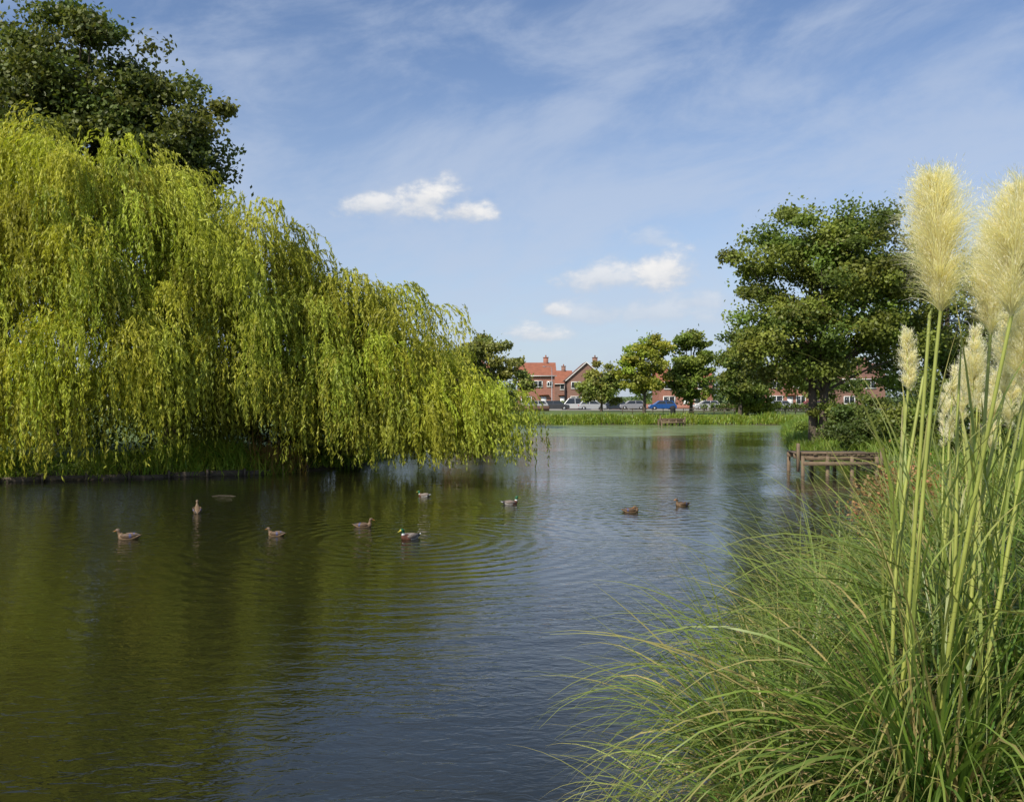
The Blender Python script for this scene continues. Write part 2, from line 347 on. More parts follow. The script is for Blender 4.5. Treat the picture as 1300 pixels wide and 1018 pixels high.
def mass(name,pts,base,ls,per,seed,R):
    r=np.random.default_rng(seed); acc=Acc()
    for (x,y,z) in pts:
        n=per; d=unit(r.normal(0,1,(n,3))); C=np.array([x,y,z])+d*(r.random(n)**.5*R)[:,None]*np.array([1,1,.75]); C[:,2]=np.maximum(C[:,2],.2)
        A=unit(r.normal(0,1,(n,3))); Wd=unit(np.cross(A,r.normal(0,1,(n,3))+np.array([0,-.5,.6])))
        acc.add(*leafquads(C,A,Wd,ls*r.uniform(.7,1.4,n),ls*.8,np.array(base)*r.uniform(.6,1.3)*r.uniform(.75,1.25,(n,1))))
    return acc.make(name,m_leaf)
pts=[]
for x in np.arange(-260,360,2.4):
    top=5.0+1.5*math.sin(x*.05)+1.2*math.sin(x*.17+1)+rng.uniform(-.8,1)
    if x<-12: top+=2
    if x>45: top+=3
    for z in np.arange(1,top,1.9): pts.append((x+rng.normal(0,.8),225+rng.normal(0,3),z+rng.normal(0,.3)))
mass('distant_tree_line',pts,(.10,.14,.045),.75,55,51,2.1)
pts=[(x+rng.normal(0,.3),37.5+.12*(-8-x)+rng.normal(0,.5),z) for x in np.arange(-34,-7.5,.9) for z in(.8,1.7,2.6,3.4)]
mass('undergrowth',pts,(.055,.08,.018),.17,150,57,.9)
pts=[(x+rng.normal(0,.2),132+rng.normal(0,.2),z) for x in np.arange(29,52,.8) for z in(1.0,1.4)]
mass('hedge',pts,(.11,.155,.03),.3,55,52,.6)
pts=[(x,152+rng.normal(0,.2),z) for x in np.arange(8,24,.9) for z in(1.0,1.7)]
mass('hedge',pts,(.13,.18,.035),.3,55,53,.8)

# ---------------- grass, reeds
def grassmass(name,xy,hmin,hmax,w,base,seed,K=4,droop=(.3,1.3),tip=None,th=(1.1,1.5)):
    r=np.random.default_rng(seed); n=len(xy); z=gh(xy[:,0],xy[:,1])
    b=np.column_stack([xy,z-.03]); L=r.uniform(hmin,hmax,n)*(1+.35*np.sin(xy[:,0]*1.1+xy[:,1]*.3)*np.sin(xy[:,0]*.37+1))
    colr=np.array(base)*r.uniform(.65,1.35,(n,1))*np.column_stack([r.uniform(.8,1.3,n),np.ones(n),np.ones(n)])
    V,Q,C=blades(b,r.uniform(0,2*math.pi,n),L,r.uniform(*th,n),r.uniform(*droop,n),w*r.uniform(.7,1.3,n),K,colr,None if tip is None else np.array(tip),r=r)
    return obj_np(name,V,Q,C,m_grass)
def along(poly,n,dmin,dmax,r,clump=0):
    P=np.array(poly,float); seg=np.diff(P,axis=0); ln=np.linalg.norm(seg,axis=1); cum=np.r_[0,np.cumsum(ln)]
    t=r.uniform(0,cum[-1],n)
    if clump: t=t+clump*np.sin(t*2.1)*.4
    t=np.clip(t,0,cum[-1]-1e-3); i=np.searchsorted(cum,t,side='right')-1; f=(t-cum[i])/ln[i]
    q=P[i]+seg[i]*f[:,None]; nrm=np.column_stack([seg[i][:,1],-seg[i][:,0]])/ln[i][:,None]
    return q+nrm*r.uniform(dmin,dmax,n)[:,None]
r2=np.random.default_rng(99)
far=[(-16,75),(-10,84),(0,86.5),(10,87),(20,87.5),(27.5,86),(24,78)]
xy=along(far,22000,-2.0,.1,r2,1.0)
grassmass('reed_bed',xy,.25,.75,.08,(.22,.30,.04),61,3,(.1,.9))
xy=np.column_stack([r2.uniform(-14,45,20000),r2.uniform(88,103,20000)])
grassmass('meadow_grass',xy,.1,.28,.08,(.20,.28,.045),62,2,(.1,.8))
right=[(1.5,6.6),(2.8,9),(5.2,13),(8.6,19),(12.3,27),(13.2,33),(13.7,40),(14.5,46),(17.5,57),(22,72),(27.5,86)]
xy=along(right,26000,-.1,2.6,r2,1.0)
near_j=(xy[:,1]>24)&(xy[:,1]<34)&(r2.random(len(xy))<.6); xy=xy[~near_j]
grassmass('bank_grass',xy,.3,.85,.026,(.17,.26,.035),63,4,(.4,1.8))
left=[(-5.5,42),(-6.2,36),(-7.6,33),(-9.5,31.6),(-13,30.2),(-18,28.5),(-25,26.5)]
xy=along(left,14000,-.05,2.6,r2,1.0); 
d=sdf(xy[:,0],xy[:,1])
if (d<0).mean()>.5: xy=along(left,14000,-2.6,.05,r2,1.0)
grassmass('bank_grass',xy,.2,.55,.035,(.26,.36,.045),64,3,(.4,1.8))
c0=np.array([(-8.55,32.4),(-8.1,32.7),(-9.1,32.5)])[r2.integers(0,3,330)]+r2.normal(0,.3,(330,2))
grassmass('dock_weeds',c0,.6,1.7,.04,(.27,.22,.06),65,5,(.1,.9),tip=(.30,.15,.06))
c0=np.array([(-10.6,32.4),(-11.4,32.2),(-9.9,32.3),(-12,31.8),(-8.6,32.5)])[r2.integers(0,5,2600)]+r2.normal(0,.38,(2600,2))
grassmass('bank_weeds',c0,.4,1.1,.05,(.27,.37,.05),66,4,(.4,1.6))
bx=[]
for a,b in zip(left[2:],left[3:]):
    a=np.array(a);b=np.array(b); L=np.linalg.norm(b-a); n=max(1,int(L/1.2)); an=math.atan2(b[1]-a[1],b[0]-a[0])
    for i in range(n):
        c=a+(b-a)*(i+.5)/n; bx.append((c[0],c[1],.04+rng.normal(0,.02),L/n-.02,.07,.24,an+rng.normal(0,.02)))
        c=a+(b-a)*i/n; bx.append((c[0],c[1]-.08,.06,.08,.08,.36,an))
boxmesh(bx,'timber_bank_edging',m_bark)

# ---------------- pampas grass
def pampas(name,clumps,plumes,seed,extra=0):
    r=np.random.default_rng(seed); e=empty(name); acc=Acc()
    for (x,y,n,L0,wd) in clumps:
        z=float(gh(x,y)); n2=n
        az=r.uniform(0,2*math.pi,n2); rad=r.uniform(0,.28,n2)
        b=np.column_stack([x+rad*np.cos(az),y+rad*np.sin(az),np.full(n2,z-.03)])
        L=L0*r.uniform(.45,1.25,n2); th=r.uniform(.8,1.53,n2); dr=r.uniform(.4,2.7,n2)
        g=r.random(n2)
        colr=np.where((g<.17)[:,None],np.array([.44,.34,.15]),np.where((g<.52)[:,None],np.array([.165,.28,.04]),np.array([.075,.17,.03])))*r.uniform(.55,1.3,(n2,1))
        acc.add(*blades(b,az+r.normal(0,.6,n2),L,th,dr,wd*r.uniform(.6,1.35,n2),10,colr,np.array([.26,.28,.07]),1.25,r))
    # dead straw thatch low in the clumps
    for (x,y,n,L0,wd) in clumps:
        k=n//6; az=r.uniform(0,6.28,k); z=float(gh(x,y)); b=np.column_stack([x+r.normal(0,.2,k),y+r.normal(0,.2,k),np.full(k,z-.02)])
        acc.add(*blades(b,az,L0*r.uniform(.4,.85,k),r.uniform(.5,1.3,k),r.uniform(1.4,3.0,k),wd*r.uniform(.6,1.1,k),9,np.array([.42,.32,.16])*r.uniform(.5,1.2,(k,1)),np.array([.4,.3,.15]),1.1,r))
    acc.make('arching_leaves',m_grass,e)
    st=Acc(); fl=Acc(); lf=Acc()
    for (bx_,by_,px,py0,py1,Yp,R,dens) in plumes:
        tip=np.array(W(px[0],py0,Yp)); bot=np.array(W(px[1],py1,Yp)); g=np.array([bx_,by_,float(gh(bx_,by_))])
        s=np.linspace(0,1,12)[:,None]; P=g*(1-s)+bot*s; P+=np.sin(s*math.pi)*np.array([r.normal(0,.03),0,0])
        st.add(*tube(np.vstack([P,bot+(tip-bot)*.5,tip]),list(np.linspace(.0105,.007,12))+[.004,.001],7))
        n=11; i=r.integers(1,9,n); lf.add(*blades(P[i],r.uniform(0,6.28,n),r.uniform(.4,1.0,n),r.uniform(1.25,1.5,n),r.uniform(.1,1.4,n),np.full(n,.014),8,np.array([.26,.33,.07])*r.uniform(.7,1.2,(n,1)),np.array([.36,.31,.12]),1.4,r))
        if dens<=0: continue
        ax=tip-bot; n=int(dens)
        nb=max(12,n//24); bt=r.random(nb)**.9*.94; baz=r.uniform(0,2*math.pi,nb); bi=r.integers(0,nb,n)
        t=np.clip(bt[bi]+r.normal(0,.016,n),0,.98); az=baz[bi]+r.normal(0,.25,n)
        prof=np.clip(t/.22,.25,1)**.6*np.clip((1.12-t)/.75,0,1)**.8
        bend=np.array([R*.5,0,0])*(t**2)[:,None]*.3
        base=bot+ax*t[:,None]*.93+bend
        Lh=R*(.35+prof*1.7)*r.uniform(.6,1.15,n)*(r.uniform(.7,1.3,nb)[bi])*1.2
        cc=np.array([.92,.86,.70])*r.uniform(.78,1.06,(n,1))*(r.uniform(.82,1.08,nb)[bi])[:,None]
        e0=r.uniform(.9,1.3,nb)[bi]+r.normal(0,.06,n)
        fl.add(*blades(base-ax*.03,az,Lh,e0,r.uniform(.2,1.5,n),r.uniform(.0014,.0028,n),4,cc,np.array([.94,.91,.82]),1.3,r))
        k=n*2; j=r.integers(0,n,k); f=r.uniform(.25,1,k); rr=(Lh[j]*f*.55)
        Cc=base[j]+np.column_stack([np.cos(az[j])*rr,np.sin(az[j])*rr,Lh[j]*f*.72])+r.normal(0,.006,(k,3))
        A=unit(np.column_stack([np.cos(az[j])*.5,np.sin(az[j])*.5,np.ones(k)])+r.normal(0,.35,(k,3)))
        fl.add(*leafquads(Cc,A,unit(np.cross(A,r.normal(0,1,(k,3)))),r.uniform(.012,.028,k),.0024,np.array([.94,.90,.79])*r.uniform(.85,1.06,(k,1))))
    st.make('flower_stalks',m_stalk,e,True); fl.make('feathery_plumes',m_plume,e); lf.make('stalk_leaves',m_grass,e)
pampas('pampas_grass',[(1.8,3.7,800,1.5,.013),(2.4,4.3,800,1.6,.013),(1.5,5.0,800,1.4,.013),(2.9,3.6,400,1.6,.013),(1.35,4.1,380,1.05,.011)],
 [(1.62,3.65,(1180,1194),210,392,3.6,.105,5600),(1.75,3.75,(1294,1284),226,400,3.35,.105,5200),(1.95,3.9,(1255,1257),278,425,4.1,.085,3400),
  (1.7,4.2,(1150,1153),408,495,4.4,.034,1400),(1.85,4.3,(1212,1205),455,560,4.5,.03,900),(2.1,4.4,(1236,1234),405,520,4.6,.05,1600),(2.2,4.4,(1280,1275),370,500,4.7,.055,1800),
  (1.8,3.8,(1222,1215),400,540,3.9,.012,0),(1.6,3.75,(1186,1180),385,400,3.7,.012,0),(1.9,3.9,(1302,1300),385,500,4.2,.08,2600),(1.7,3.9,(1176,1172),470,480,4.1,.012,0),(1.8,3.6,(1330,1325),250,420,3.7,.09,3500)],71)
pampas('pampas_grass',[(2.2,6.0,800,1.55,.015),(3.0,6.2,800,1.6,.015),(2.9,8.0,700,1.45,.018),(3.9,7.6,650,1.5,.018),(4.1,9.8,450,1.1,.02),(3.6,5.2,500,1.6,.015),(5.5,9.5,550,1.5,.02)],
 [(3.0,6.0,(1262,1258),460,570,6.2,.07,1300),(3.2,6.1,(1285,1283),430,545,6.0,.07,1300),(3.3,6.3,(1225,1222),445,540,6.6,.06,1000),(3.5,6.2,(1303,1300),470,570,6.4,.07,1200),(3.4,6.4,(1245,1240),425,530,6.6,.06,1100),(3.1,6.2,(1200,1198),480,570,6.6,.04,700),(3.3,6.3,(1272,1270),400,500,6.8,.07,1200)],72)
n=110; b=np.column_stack([r2.uniform(.8,1.35,n),r2.uniform(3.8,5.4,n)]); b=np.column_stack([b,gh(b[:,0],b[:,1])])
V,Q,C=blades(b,r2.uniform(2.2,3.9,n),r2.uniform(.6,1.3,n),r2.uniform(.7,1.3,n),r2.uniform(.7,2.2,n),r2.uniform(.005,.010,n),10,np.array([.22,.32,.05])*r2.uniform(.7,1.3,(n,1)),np.array([.4,.34,.13]),1.3,r2)
obj_np('straggling_grass',V,Q,C,m_grass)

# ---------------- jetties
def jetty(x,y,z,w,d,rz=0):
    e=empty('wooden_fishing_platform',(x,y,0),rz); r=random.Random(5)
    n=int(w/.15); bx=[(-w/2+(i+.5)*w/n,r.uniform(-.02,.02),z+r.uniform(-.004,.004),w/n-.018,d,.04) for i in range(n)]
    boxmesh(bx,'deck_planks',m_wood,e)
    boxmesh([(0,-d/2+.08,z-.115,w,.07,.18),(0,d/2-.08,z-.115,w,.07,.18),(0,0,z-.115,w,.07,.18)],'beams',m_wood,e)
    ps=[(sx*w/2*.94,sy,(z-1.0)/2-.03,.11,.11,z+1.0-.02) for sx in(-1,-.33,.33,1) for sy in(-d/2-.02+.1+.0,d/2+.0)]
    ps=[(a,b_+(-.12 if b_<0 else .12),c_,e1,e2,f_) for a,b_,c_,e1,e2,f_ in ps]
    boxmesh(ps,'posts',m_wood,e)
    boxmesh([(-w/2-.08,-d/2-.05,z-.1,.1,.1,1.0),(w/2+.08,-d/2-.05,z-.15,.1,.1,.8),(0,-d/2-.215,z-.3,w*.95,.04,.14),(0,-d/2+.03,z+.06,w,.07,.07)],'edge_rails',m_wood,e)
    return e
jetty(11.6,32.2,.74,2.7,2.0,-.08)
jetty(15.3,85.4,.6,2.2,1.8)

# ---------------- road, pavement
def strip(name,x0,x1,y0,y1,z,mat): return obj_np(name,[(x0,y0,z),(x1,y0,z),(x1,y1,z),(x0,y1,z)],[(0,1,2,3)],None,mat)
strip('road',-200,250,136,143,.604,m_asph)
boxmesh([(25,135.9,.66,450,.15,.14),(25,143.1,.66,450,.15,.14)],'kerb',m_conc)
boxmesh([(25,134.8,.66,450,2.0,.13),(25,144.2,.66,450,2.0,.13)],'pavement',m_pave)
boxmesh([(x,139.5,.6085,2.5,.1,.001) for x in range(-150,200,6)],'road_markings',m_white)
boxmesh([(-.5,131,.95,12,.25,.75),(-.5,131,1.36,12.1,.3,.07)],'brick_wall',m_brick2)
boxmesh([(31.5,146,1.0,30,.25,.9),(31.5,146,1.49,30.1,.3,.07)],'brick_wall',m_brick)
boxmesh([(12,147,1.0,9,.25,.9),(12,147,1.49,9.1,.3,.07)],'brick_wall',m_brick)
fb=[]
for i in range(24): fb.append((13+i*1.2,104.5,1.0,.08,.08,.85))
fb+= [(13+13.8,104.42,1.33,27.6,.05,.08),(13+13.8,104.42,1.0,27.6,.05,.08)]
boxmesh(fb,'timber_rail_fence',m_bark)

# ---------------- houses
def house(name,x,y,w,d,he,hr,gable_front,mb,mt,wins,doors,chim=True,z0=.6,bays=()):
    e=empty(name,(x,y,z0))
    V=[(-w/2,0,0),(w/2,0,0),(w/2,d,0),(-w/2,d,0),(-w/2,0,he),(w/2,0,he),(w/2,d,he),(-w/2,d,he)]; Fs=[(0,1,5,4),(1,2,6,5),(2,3,7,6),(3,0,4,7)]
    o=.35; t=.18
    if gable_front:
        V+=[(0,0,hr),(0,d,hr)]; Fs+=[(4,5,8),(6,7,9)]
        polymesh(V,Fs,'walls',mb,e)
        sl=(hr-he)/(w/2); R=[]
        for sgn in(-1,1):
            xe=sgn*(w/2+o); ze=he-o*sl
            R.append(([(0,-o,hr+.03),(xe,-o,ze+.03),(xe,d+o,ze+.03),(0,d+o,hr+.03),(0,-o,hr+.03+t),(xe,-o,ze+.03+t),(xe,d+o,ze+.03+t),(0,d+o,hr+.03+t)]))
    else:
        V+=[(-w/2,d/2,hr),(w/2,d/2,hr)]; Fs=[(0,1,5,4),(1,2,6,5),(2,3,7,6),(3,0,4,7),(4,8,7),(5,6,9)]
        polymesh(V,Fs,'walls',mb,e)
        sl=(hr-he)/(d/2); R=[]
        for ye,yy in((-o,0),(d+o,d)):
            ze=he-o*sl
            R.append(([(-w/2-o,d/2,hr+.03),(-w/2-o,ye,ze+.03),(w/2+o,ye,ze+.03),(w/2+o,d/2,hr+.03)]+[(-w/2-o,d/2,hr+.03+t),(-w/2-o,ye,ze+.03+t),(w/2+o,ye,ze+.03+t),(w/2+o,d/2,hr+.03+t)]))
    VV=[];FF=[]
    for q in R:
        n=len(VV); VV+=q; FF+=[(n,n+1,n+2,n+3),(n+4,n+7,n+6,n+5)]+[(n+i,n+4+i,n+4+(i+1)%4,n+(i+1)%4) for i in range(4)]
    polymesh(VV,FF,'roof',mt,e)
    if gable_front:
        VV=[];FF=[]
        for sgn in(-1,1):
            xe=sgn*(w/2+o); ze=he-o*sl; n=len(VV)
            VV+=[(0,-o-.03,hr+.2),(xe,-o-.03,ze+.2),(xe,-o-.03,ze+.02),(0,-o-.03,hr+.02)]; FF.append((n,n+1,n+2,n+3))
        polymesh(VV,FF,'bargeboards',m_white,e)
    else: boxmesh([(0,-o-.06,he-o*sl+.05,w+2*o,.1,.14)],'gutter',m_white,e)
    fr=[];gl=[]
    for (wx,wz,ww,wh) in wins:
        gl.append((wx,-.03,wz,ww-.1,.04,wh-.1))
        fr+=[(wx-ww/2,-.05,wz,.12,.12,wh),(wx+ww/2,-.05,wz,.12,.12,wh),(wx,-.05,wz+wh/2,ww+.12,.13,.12),(wx,-.07,wz-wh/2,ww+.2,.18,.12),(wx,-.052,wz,.1,.1,wh-.12)]
    boxmesh(fr,'window_frames',m_white,e); boxmesh(gl,'window_glass',m_glass,e)
    for (dx,) in doors:
        boxmesh([(dx,-.04,1.05,.95,.09,2.1)],'front_door',m_white,e); boxmesh([(dx,-.35,2.45,1.8,.7,.12)],'porch',mt,e)
    if chim:
        cx=w*.28; boxmesh([(cx,d*.5,hr+.2,.9,.7,1.8),(cx,d*.5,hr+1.15,1.05,.85,.12)],'chimney',mb,e); 
        pv,pq=tube([(cx,d*.5,hr+1.2),(cx,d*.5,hr+1.6)],[.14,.11],8); obj_np('chimney_pot',pv,pq,None,mt,e)
    return e
std=[(-1.9,4.2,1.7,1.2),(1.9,4.2,1.7,1.2),(-1.9,1.5,1.9,1.3)]
house('brick_house',4.4,160,6.6,8,6.0,8.2,False,m_brick,m_tile,[(-2,4.4,1.5,1.1),(0.3,4.4,1.5,1.1),(2.4,4.4,.9,.9),(-1.8,1.5,1.8,1.2)],[(1.3,)])
house('brick_house',13.6,162,7.0,9,5.2,8.3,True,m_brick2,m_tile2,std,[(1.7,)])
house('brick_house',9.3,190,7,8,5,7.6,False,m_brick2,m_tile,std,[(1.5,)])
house('brick_house',31,158,9.5,8,4.8,7.0,False,m_brick,m_tile,[(-3,4,1.7,1.1),(0,4,1.2,1.1),(3,4,1.7,1.1),(-3,1.5,2,1.3),(2.6,1.5,2,1.3)],[(0,)])
house('brick_house',48.5,156,8,8,5.4,8.0,True,m_brick,m_tile,[(-2,4.3,2,1.3),(2,4.3,2,1.3),(-2,1.5,2.2,1.5),(2.3,1.5,1.6,1.4)],[(.4,)])
house('brick_house',-8,160,9,8,5.4,8,False,m_brick,m_tile,std,[(.8,)])
house('brick_house',62,158,9,8,5.4,8,False,m_brick2,m_tile2,std,[(.8,)])

# ---------------- cars
def carpaint(name,c):
    m,nt,p,out=newmat(name); p.inputs['Base Color'].default_value=c4(c); p.inputs['Roughness'].default_value=.3; p.inputs['Metallic'].default_value=.2; p.inputs['Coat Weight'].default_value=.7
    nf=noise(nt,obj_co(nt),3,3); nt.links.new(M(nt,'MULTIPLY_ADD',nf,.15,.22),p.inputs['Roughness']); return m
m_tail=simple('tail_light_red',(.4,.02,.02),.3)
def car(x,y,colr,rz=0,kind='hatch',z0=.6):
    e=empty('parked_car',(x,y,z0+.004),rz); mp=carpaint('car_paint',colr)
    hw=.86
    prof=[(-2.1,.35),(-2.12,.6),(-2.02,.86),(-1.2,.98),(1.75,1.0),(2.05,.85),(2.1,.5),(2.05,.3),(1.65,.26),(1.62,.45),(1.3,.62),(.98,.45),(.95,.22),(-.95,.22),(-.98,.45),(-1.3,.62),(-1.62,.45),(-1.65,.26)]
    n=len(prof); V=[(a,-hw,b) for a,b in prof]+[(a,hw,b) for a,b in prof]
    Fs=[tuple(range(n)),tuple(range(2*n-1,n-1,-1))]+[(i,i+n,(i+1)%n+n,(i+1)%n) for i in range(n)]
    b=polymesh(V,Fs,'body',mp,e); mo=b.modifiers.new('bev','BEVEL'); mo.width=.06; mo.segments=2; mo.limit_method='ANGLE'
    top=1.46 if kind=='hatch' else 1.85
    rear=1.35 if kind=='hatch' else 1.85
    a=hw-.05; bb=hw-.2
    V=[(-1.25,-a,.97),(1.85,-a,.97),(1.85,a,.97),(-1.25,a,.97),(-.5,-bb,top),(rear,-bb,top),(rear,bb,top),(-.5,bb,top)]
    polymesh(V,[(0,1,5,4),(1,2,6,5),(2,3,7,6),(3,0,4,7),(4,5,6,7)],'window_glass',m_glass,e)
    hi=hw-.2+.015
    boxmesh([((-.5+rear)/2,0,top+.025,rear+.5+.06,2*hi,.06)],'roof',mp,e,.02)
    def bar(p,q,w=.05): return tube([p,q],[w,w],6)
    A=Acc()
    for sg in(-1,1):
        A.add(*bar((-1.25,sg*(hw-.05),.97),(-.5,sg*hi,top+.02))); A.add(*bar((1.85,sg*(hw-.05),.97),(rear,sg*hi,top+.02),.08)); A.add(*bar((.45,sg*(hw-.04),.97),(.4,sg*hi,top+.02)))
    A.make('pillars',mp,e)
    for i,(wx,sg) in enumerate([(-1.3,-1),(-1.3,1),(1.3,-1),(1.3,1)]):
        v,f=tube([(wx,sg*.66,.31),(wx,sg*.68,.31),(wx,sg*.85,.31),(wx,sg*.87,.31)],[.27,.31,.31,.27],18); obj_np('wheel_%d'%(i+1),v,f,None,m_tyre,e)
        v,f=tube([(wx,sg*.80,.31),(wx,sg*.872,.31),(wx,sg*.875,.31)],[.2,.2,.01],14); obj_np('hub_%d'%(i+1),v,f,None,m_metal,e)
    boxmesh([(-2.09,sg*.62,.68,.06,.32,.14) for sg in(-1,1)],'headlights',m_white,e)
    boxmesh([(2.07,sg*.68,.75,.06,.22,.2) for sg in(-1,1)],'tail_lights',m_tail,e)
    return e
car(23.3,137.3,(.02,.09,.30)); car(12.4,137.4,(.45,.46,.48),3.14); car(9.6,141.5,(.6,.6,.6),0,'van'); car(3.6,137.6,(.5,.5,.5),.05); car(6.8,137.7,(.06,.06,.07),3.14)
car(41.2,137.5,(.45,.46,.48)); car(46.4,137.6,(.30,.03,.03)); car(16.2,141.4,(.04,.05,.07)); car(31,141,(.5,.5,.5),0); car(19.2,141.3,(.3,.3,.32))

# ---------------- lamp posts, bin
def lamp(x,y,hh,arm=1.0):
    e=empty('street_lamp',(x,y,float(gh(x,y)))); A=Acc(); A.add(*tube([(0,0,0),(0,0,1.0),(0,0,1.05),(0,0,hh*.97),(-arm*.3,0,hh),(-arm,0,hh+.05)],[.09,.09,.06,.05,.04,.04],10)); A.make('pole',m_metal,e,True)
    sg=1 if arm>0 else -1
    boxmesh([(-arm-.22*sg,0,hh+.05,.6,.24,.12)],'lamp_head',m_metal,e,.03); boxmesh([(-arm-.22*sg,0,hh-.02,.4,.18,.04)],'lens',m_white,e)
lamp(24.0,46.5,6.2,.5); lamp(6.5,144.5,7); lamp(38,144.5,7)
e=empty('litter_bin',(17.6,97,float(gh(17.6,97)))); v,f=tube([(0,0,0),(0,0,.05),(0,0,.9),(0,0,1.0),(0,0,1.02)],[.25,.27,.29,.31,.02],14); obj_np('bin_body',v,f,None,m_tyre,e); v,f=tube([(0,0,1.02),(0,0,1.12),(0,0,1.18)],[.31,.24,.02],14); obj_np('bin_lid',v,f,None,m_tyre,e)

# ---------------- ducks
m_duck,nt,p,out=newmat('duck_plumage'); a=nt.nodes.new('ShaderNodeAttribute'); a.attribute_name='Col'
mp=nt.nodes.new('ShaderNodeMapping'); mp.inputs['Scale'].default_value=(30,60,60); nt.links.new(obj_co(nt),mp.inputs[0])
hs=nt.nodes.new('ShaderNodeHueSaturation'); nt.links.new(a.outputs['Color'],hs.inputs['Color']); nt.links.new(M(nt,'MULTIPLY_ADD',noise(nt,mp.outputs[0],1,3),1.8,.05),hs.inputs['Value'])
nt.links.new(hs.outputs[0],p.inputs['Base Color']); p.inputs['Roughness'].default_value=.6
def loft(rings,ns=14,sub=3):
    R=np.array(rings,float); n=len(R); tt=np.linspace(0,n-1,(n-1)*sub+1)
    def cr(v):
        o=[]
        for q in tt:
            i=min(int(q),n-2); f=q-i; p0=v[max(i-1,0)];p1=v[i];p2=v[i+1];p3=v[min(i+2,n-1)]
            o.append(.5*((2*p1)+(-p0+p2)*f+(2*p0-5*p1+4*p2-p3)*f*f+(-p0+3*p1-3*p2+p3)*f**3))
        return np.array(o)
    Xc,Yc,Zc,ry,rz=[cr(R[:,i]) for i in range(5)]; ry=np.maximum(ry,.002); rz=np.maximum(rz,.002)
    P=np.column_stack([Xc,Yc,Zc]); T=unit(np.gradient(P,axis=0)); V=[]
    for i in range(len(P)):
        s=np.array([0,1,0]); nn=unit(np.cross(T[i],s)); s=unit(np.cross(nn,T[i]))
        for k in range(ns):
            an=2*math.pi*k/ns; V.append(P[i]+s*ry[i]*math.cos(an)+nn*rz[i]*math.sin(an))
    Q=[(i*ns+k,i*ns+(k+1)%ns,(i+1)*ns+(k+1)%ns,(i+1)*ns+k) for i in range(len(P)-1) for k in range(ns)]
    return np.array(V),np.array(Q),np.repeat(tt,ns)
def duck(x,y,sex,rz,pose,sc=.95):
    e=empty('mallard_duck',(x,y,-.03),rz)
    nk=[(.155,0,.10,.055,.06),(.168,0,.145,.034,.038),(.172,0,.185,.03,.032),(.185,0,.222,.038,.038),(.212,0,.232,.034,.034),(.24,0,.22,.019,.017),(.262,0,.212,.015,.008),(.295,0,.205,.015,.004),(.3,0,.204,.004,.002)]
    if pose==2: nk=[(.15,0,.08,.06,.06),(.165,0,.11,.042,.042),(.15,0,.145,.036,.036),(.12,0,.165,.04,.038),(.09,0,.165,.034,.032),(.065,0,.15,.019,.017),(.045,0,.142,.015,.008),(.02,0,.135,.015,.004),(.015,0,.134,.004,.002)]
    if pose==3: nk=[(q[0]+(.01 if i>1 else 0),q[1],q[2]-(.0 if i<1 else .035),q[3],q[4]) for i,q in enumerate(nk)]
    up=1 if pose==1 else 0
    body=[(-.29,0,.125,.004,.003),(-.25,0,.105,.035,.012),(-.19,0,.08,.06,.04),(-.1,0,.055,.095,.072),(0,0,.045,.112,.085),(.085,0,.05,.10,.083),(.13,0,.07,.075,.07)]
    if up:
        body=[(-.2,0,.02,.02,.01),(-.17,0,.03,.05,.04),(-.11,0,.06,.095,.075),(-.04,0,.11,.105,.085),(.02,0,.17,.09,.075),(.05,0,.21,.06,.055)]
        nk=[(q[0]-.09,q[1],q[2]+.14,q[3],q[4]) for q in nk[1:]]
    rings=body+nk; V,Q,T=loft(rings); nb=len(body); k=T-nb
    C=np.empty((len(V),3))
    if sex=='f': 
        C[:]=(.16,.10,.05); C[k>2]=(.12,.08,.045); C[k>4.6]=(.35,.15,.03); C[V[:,2]<.03]=(.12,.08,.045)
    else:
        C[:]=(.34,.32,.29); C[T<2.2]=(.03,.03,.03); C[T<1.2]=(.6,.6,.58); C[(T>4.6)&(k<1)]=(.11,.04,.02); C[(k>=.9)&(k<1.4)]=(.8,.8,.78); C[k>=1.4]=(.01,.11,.04); C[k>4.6]=(.5,.42,.04)
    obj_np('body',V,Q,C,m_duck,e,True)
    for sg in(-1,1):
        w=[(.11,sg*.075,.09,.012,.02),(.05,sg*.10,.095,.02,.045),(-.06,sg*.095,.095,.022,.05),(-.15,sg*.06,.105,.02,.032),(-.23,sg*.025,.12,.008,.008)]
        if up: w=[(.03,sg*.07,.2,.012,.02),(-.03,sg*.105,.17,.02,.045),(-.1,sg*.10,.13,.022,.05),(-.16,sg*.07,.09,.02,.032),(-.22,sg*.03,.05,.008,.008)]
        V,Q,T=loft(w,10,3); C=np.empty((len(V),3)); C[:]=(.10,.06,.03) if sex=='f' else (.20,.16,.13); C[T>3.2]=(.05,.04,.03)
        if sex=='f': C[(T>2)&(T<2.4)]=(.05,.07,.2)
        obj_np('wing_%s'%('left' if sg>0 else 'right'),V,Q,C,m_duck,e,True)
    if up: sc*=.92
    e.scale=(sc,sc,sc)
SC=[1.0,.9,.84,.84,.95,.8,.9,.9,.85]; PO=[3,1,3,0,0,3,0,2,0]
for i,(px,py,s,rz,po) in enumerate(DUCKS):
    wx,wy=wpos(px,py+3); duck(wx,wy,s,rz,PO[i],SC[i])
wx,wy=wpos(285,630); v,f=tube([(wx-.5,wy,-.012),(wx-.2,wy+.15,.006),(wx+.15,wy+.1,.004),(wx+.5,wy-.1,-.02)],[.005,.009,.009,.007],6); obj_np('floating_branch',v,f,None,m_bark)

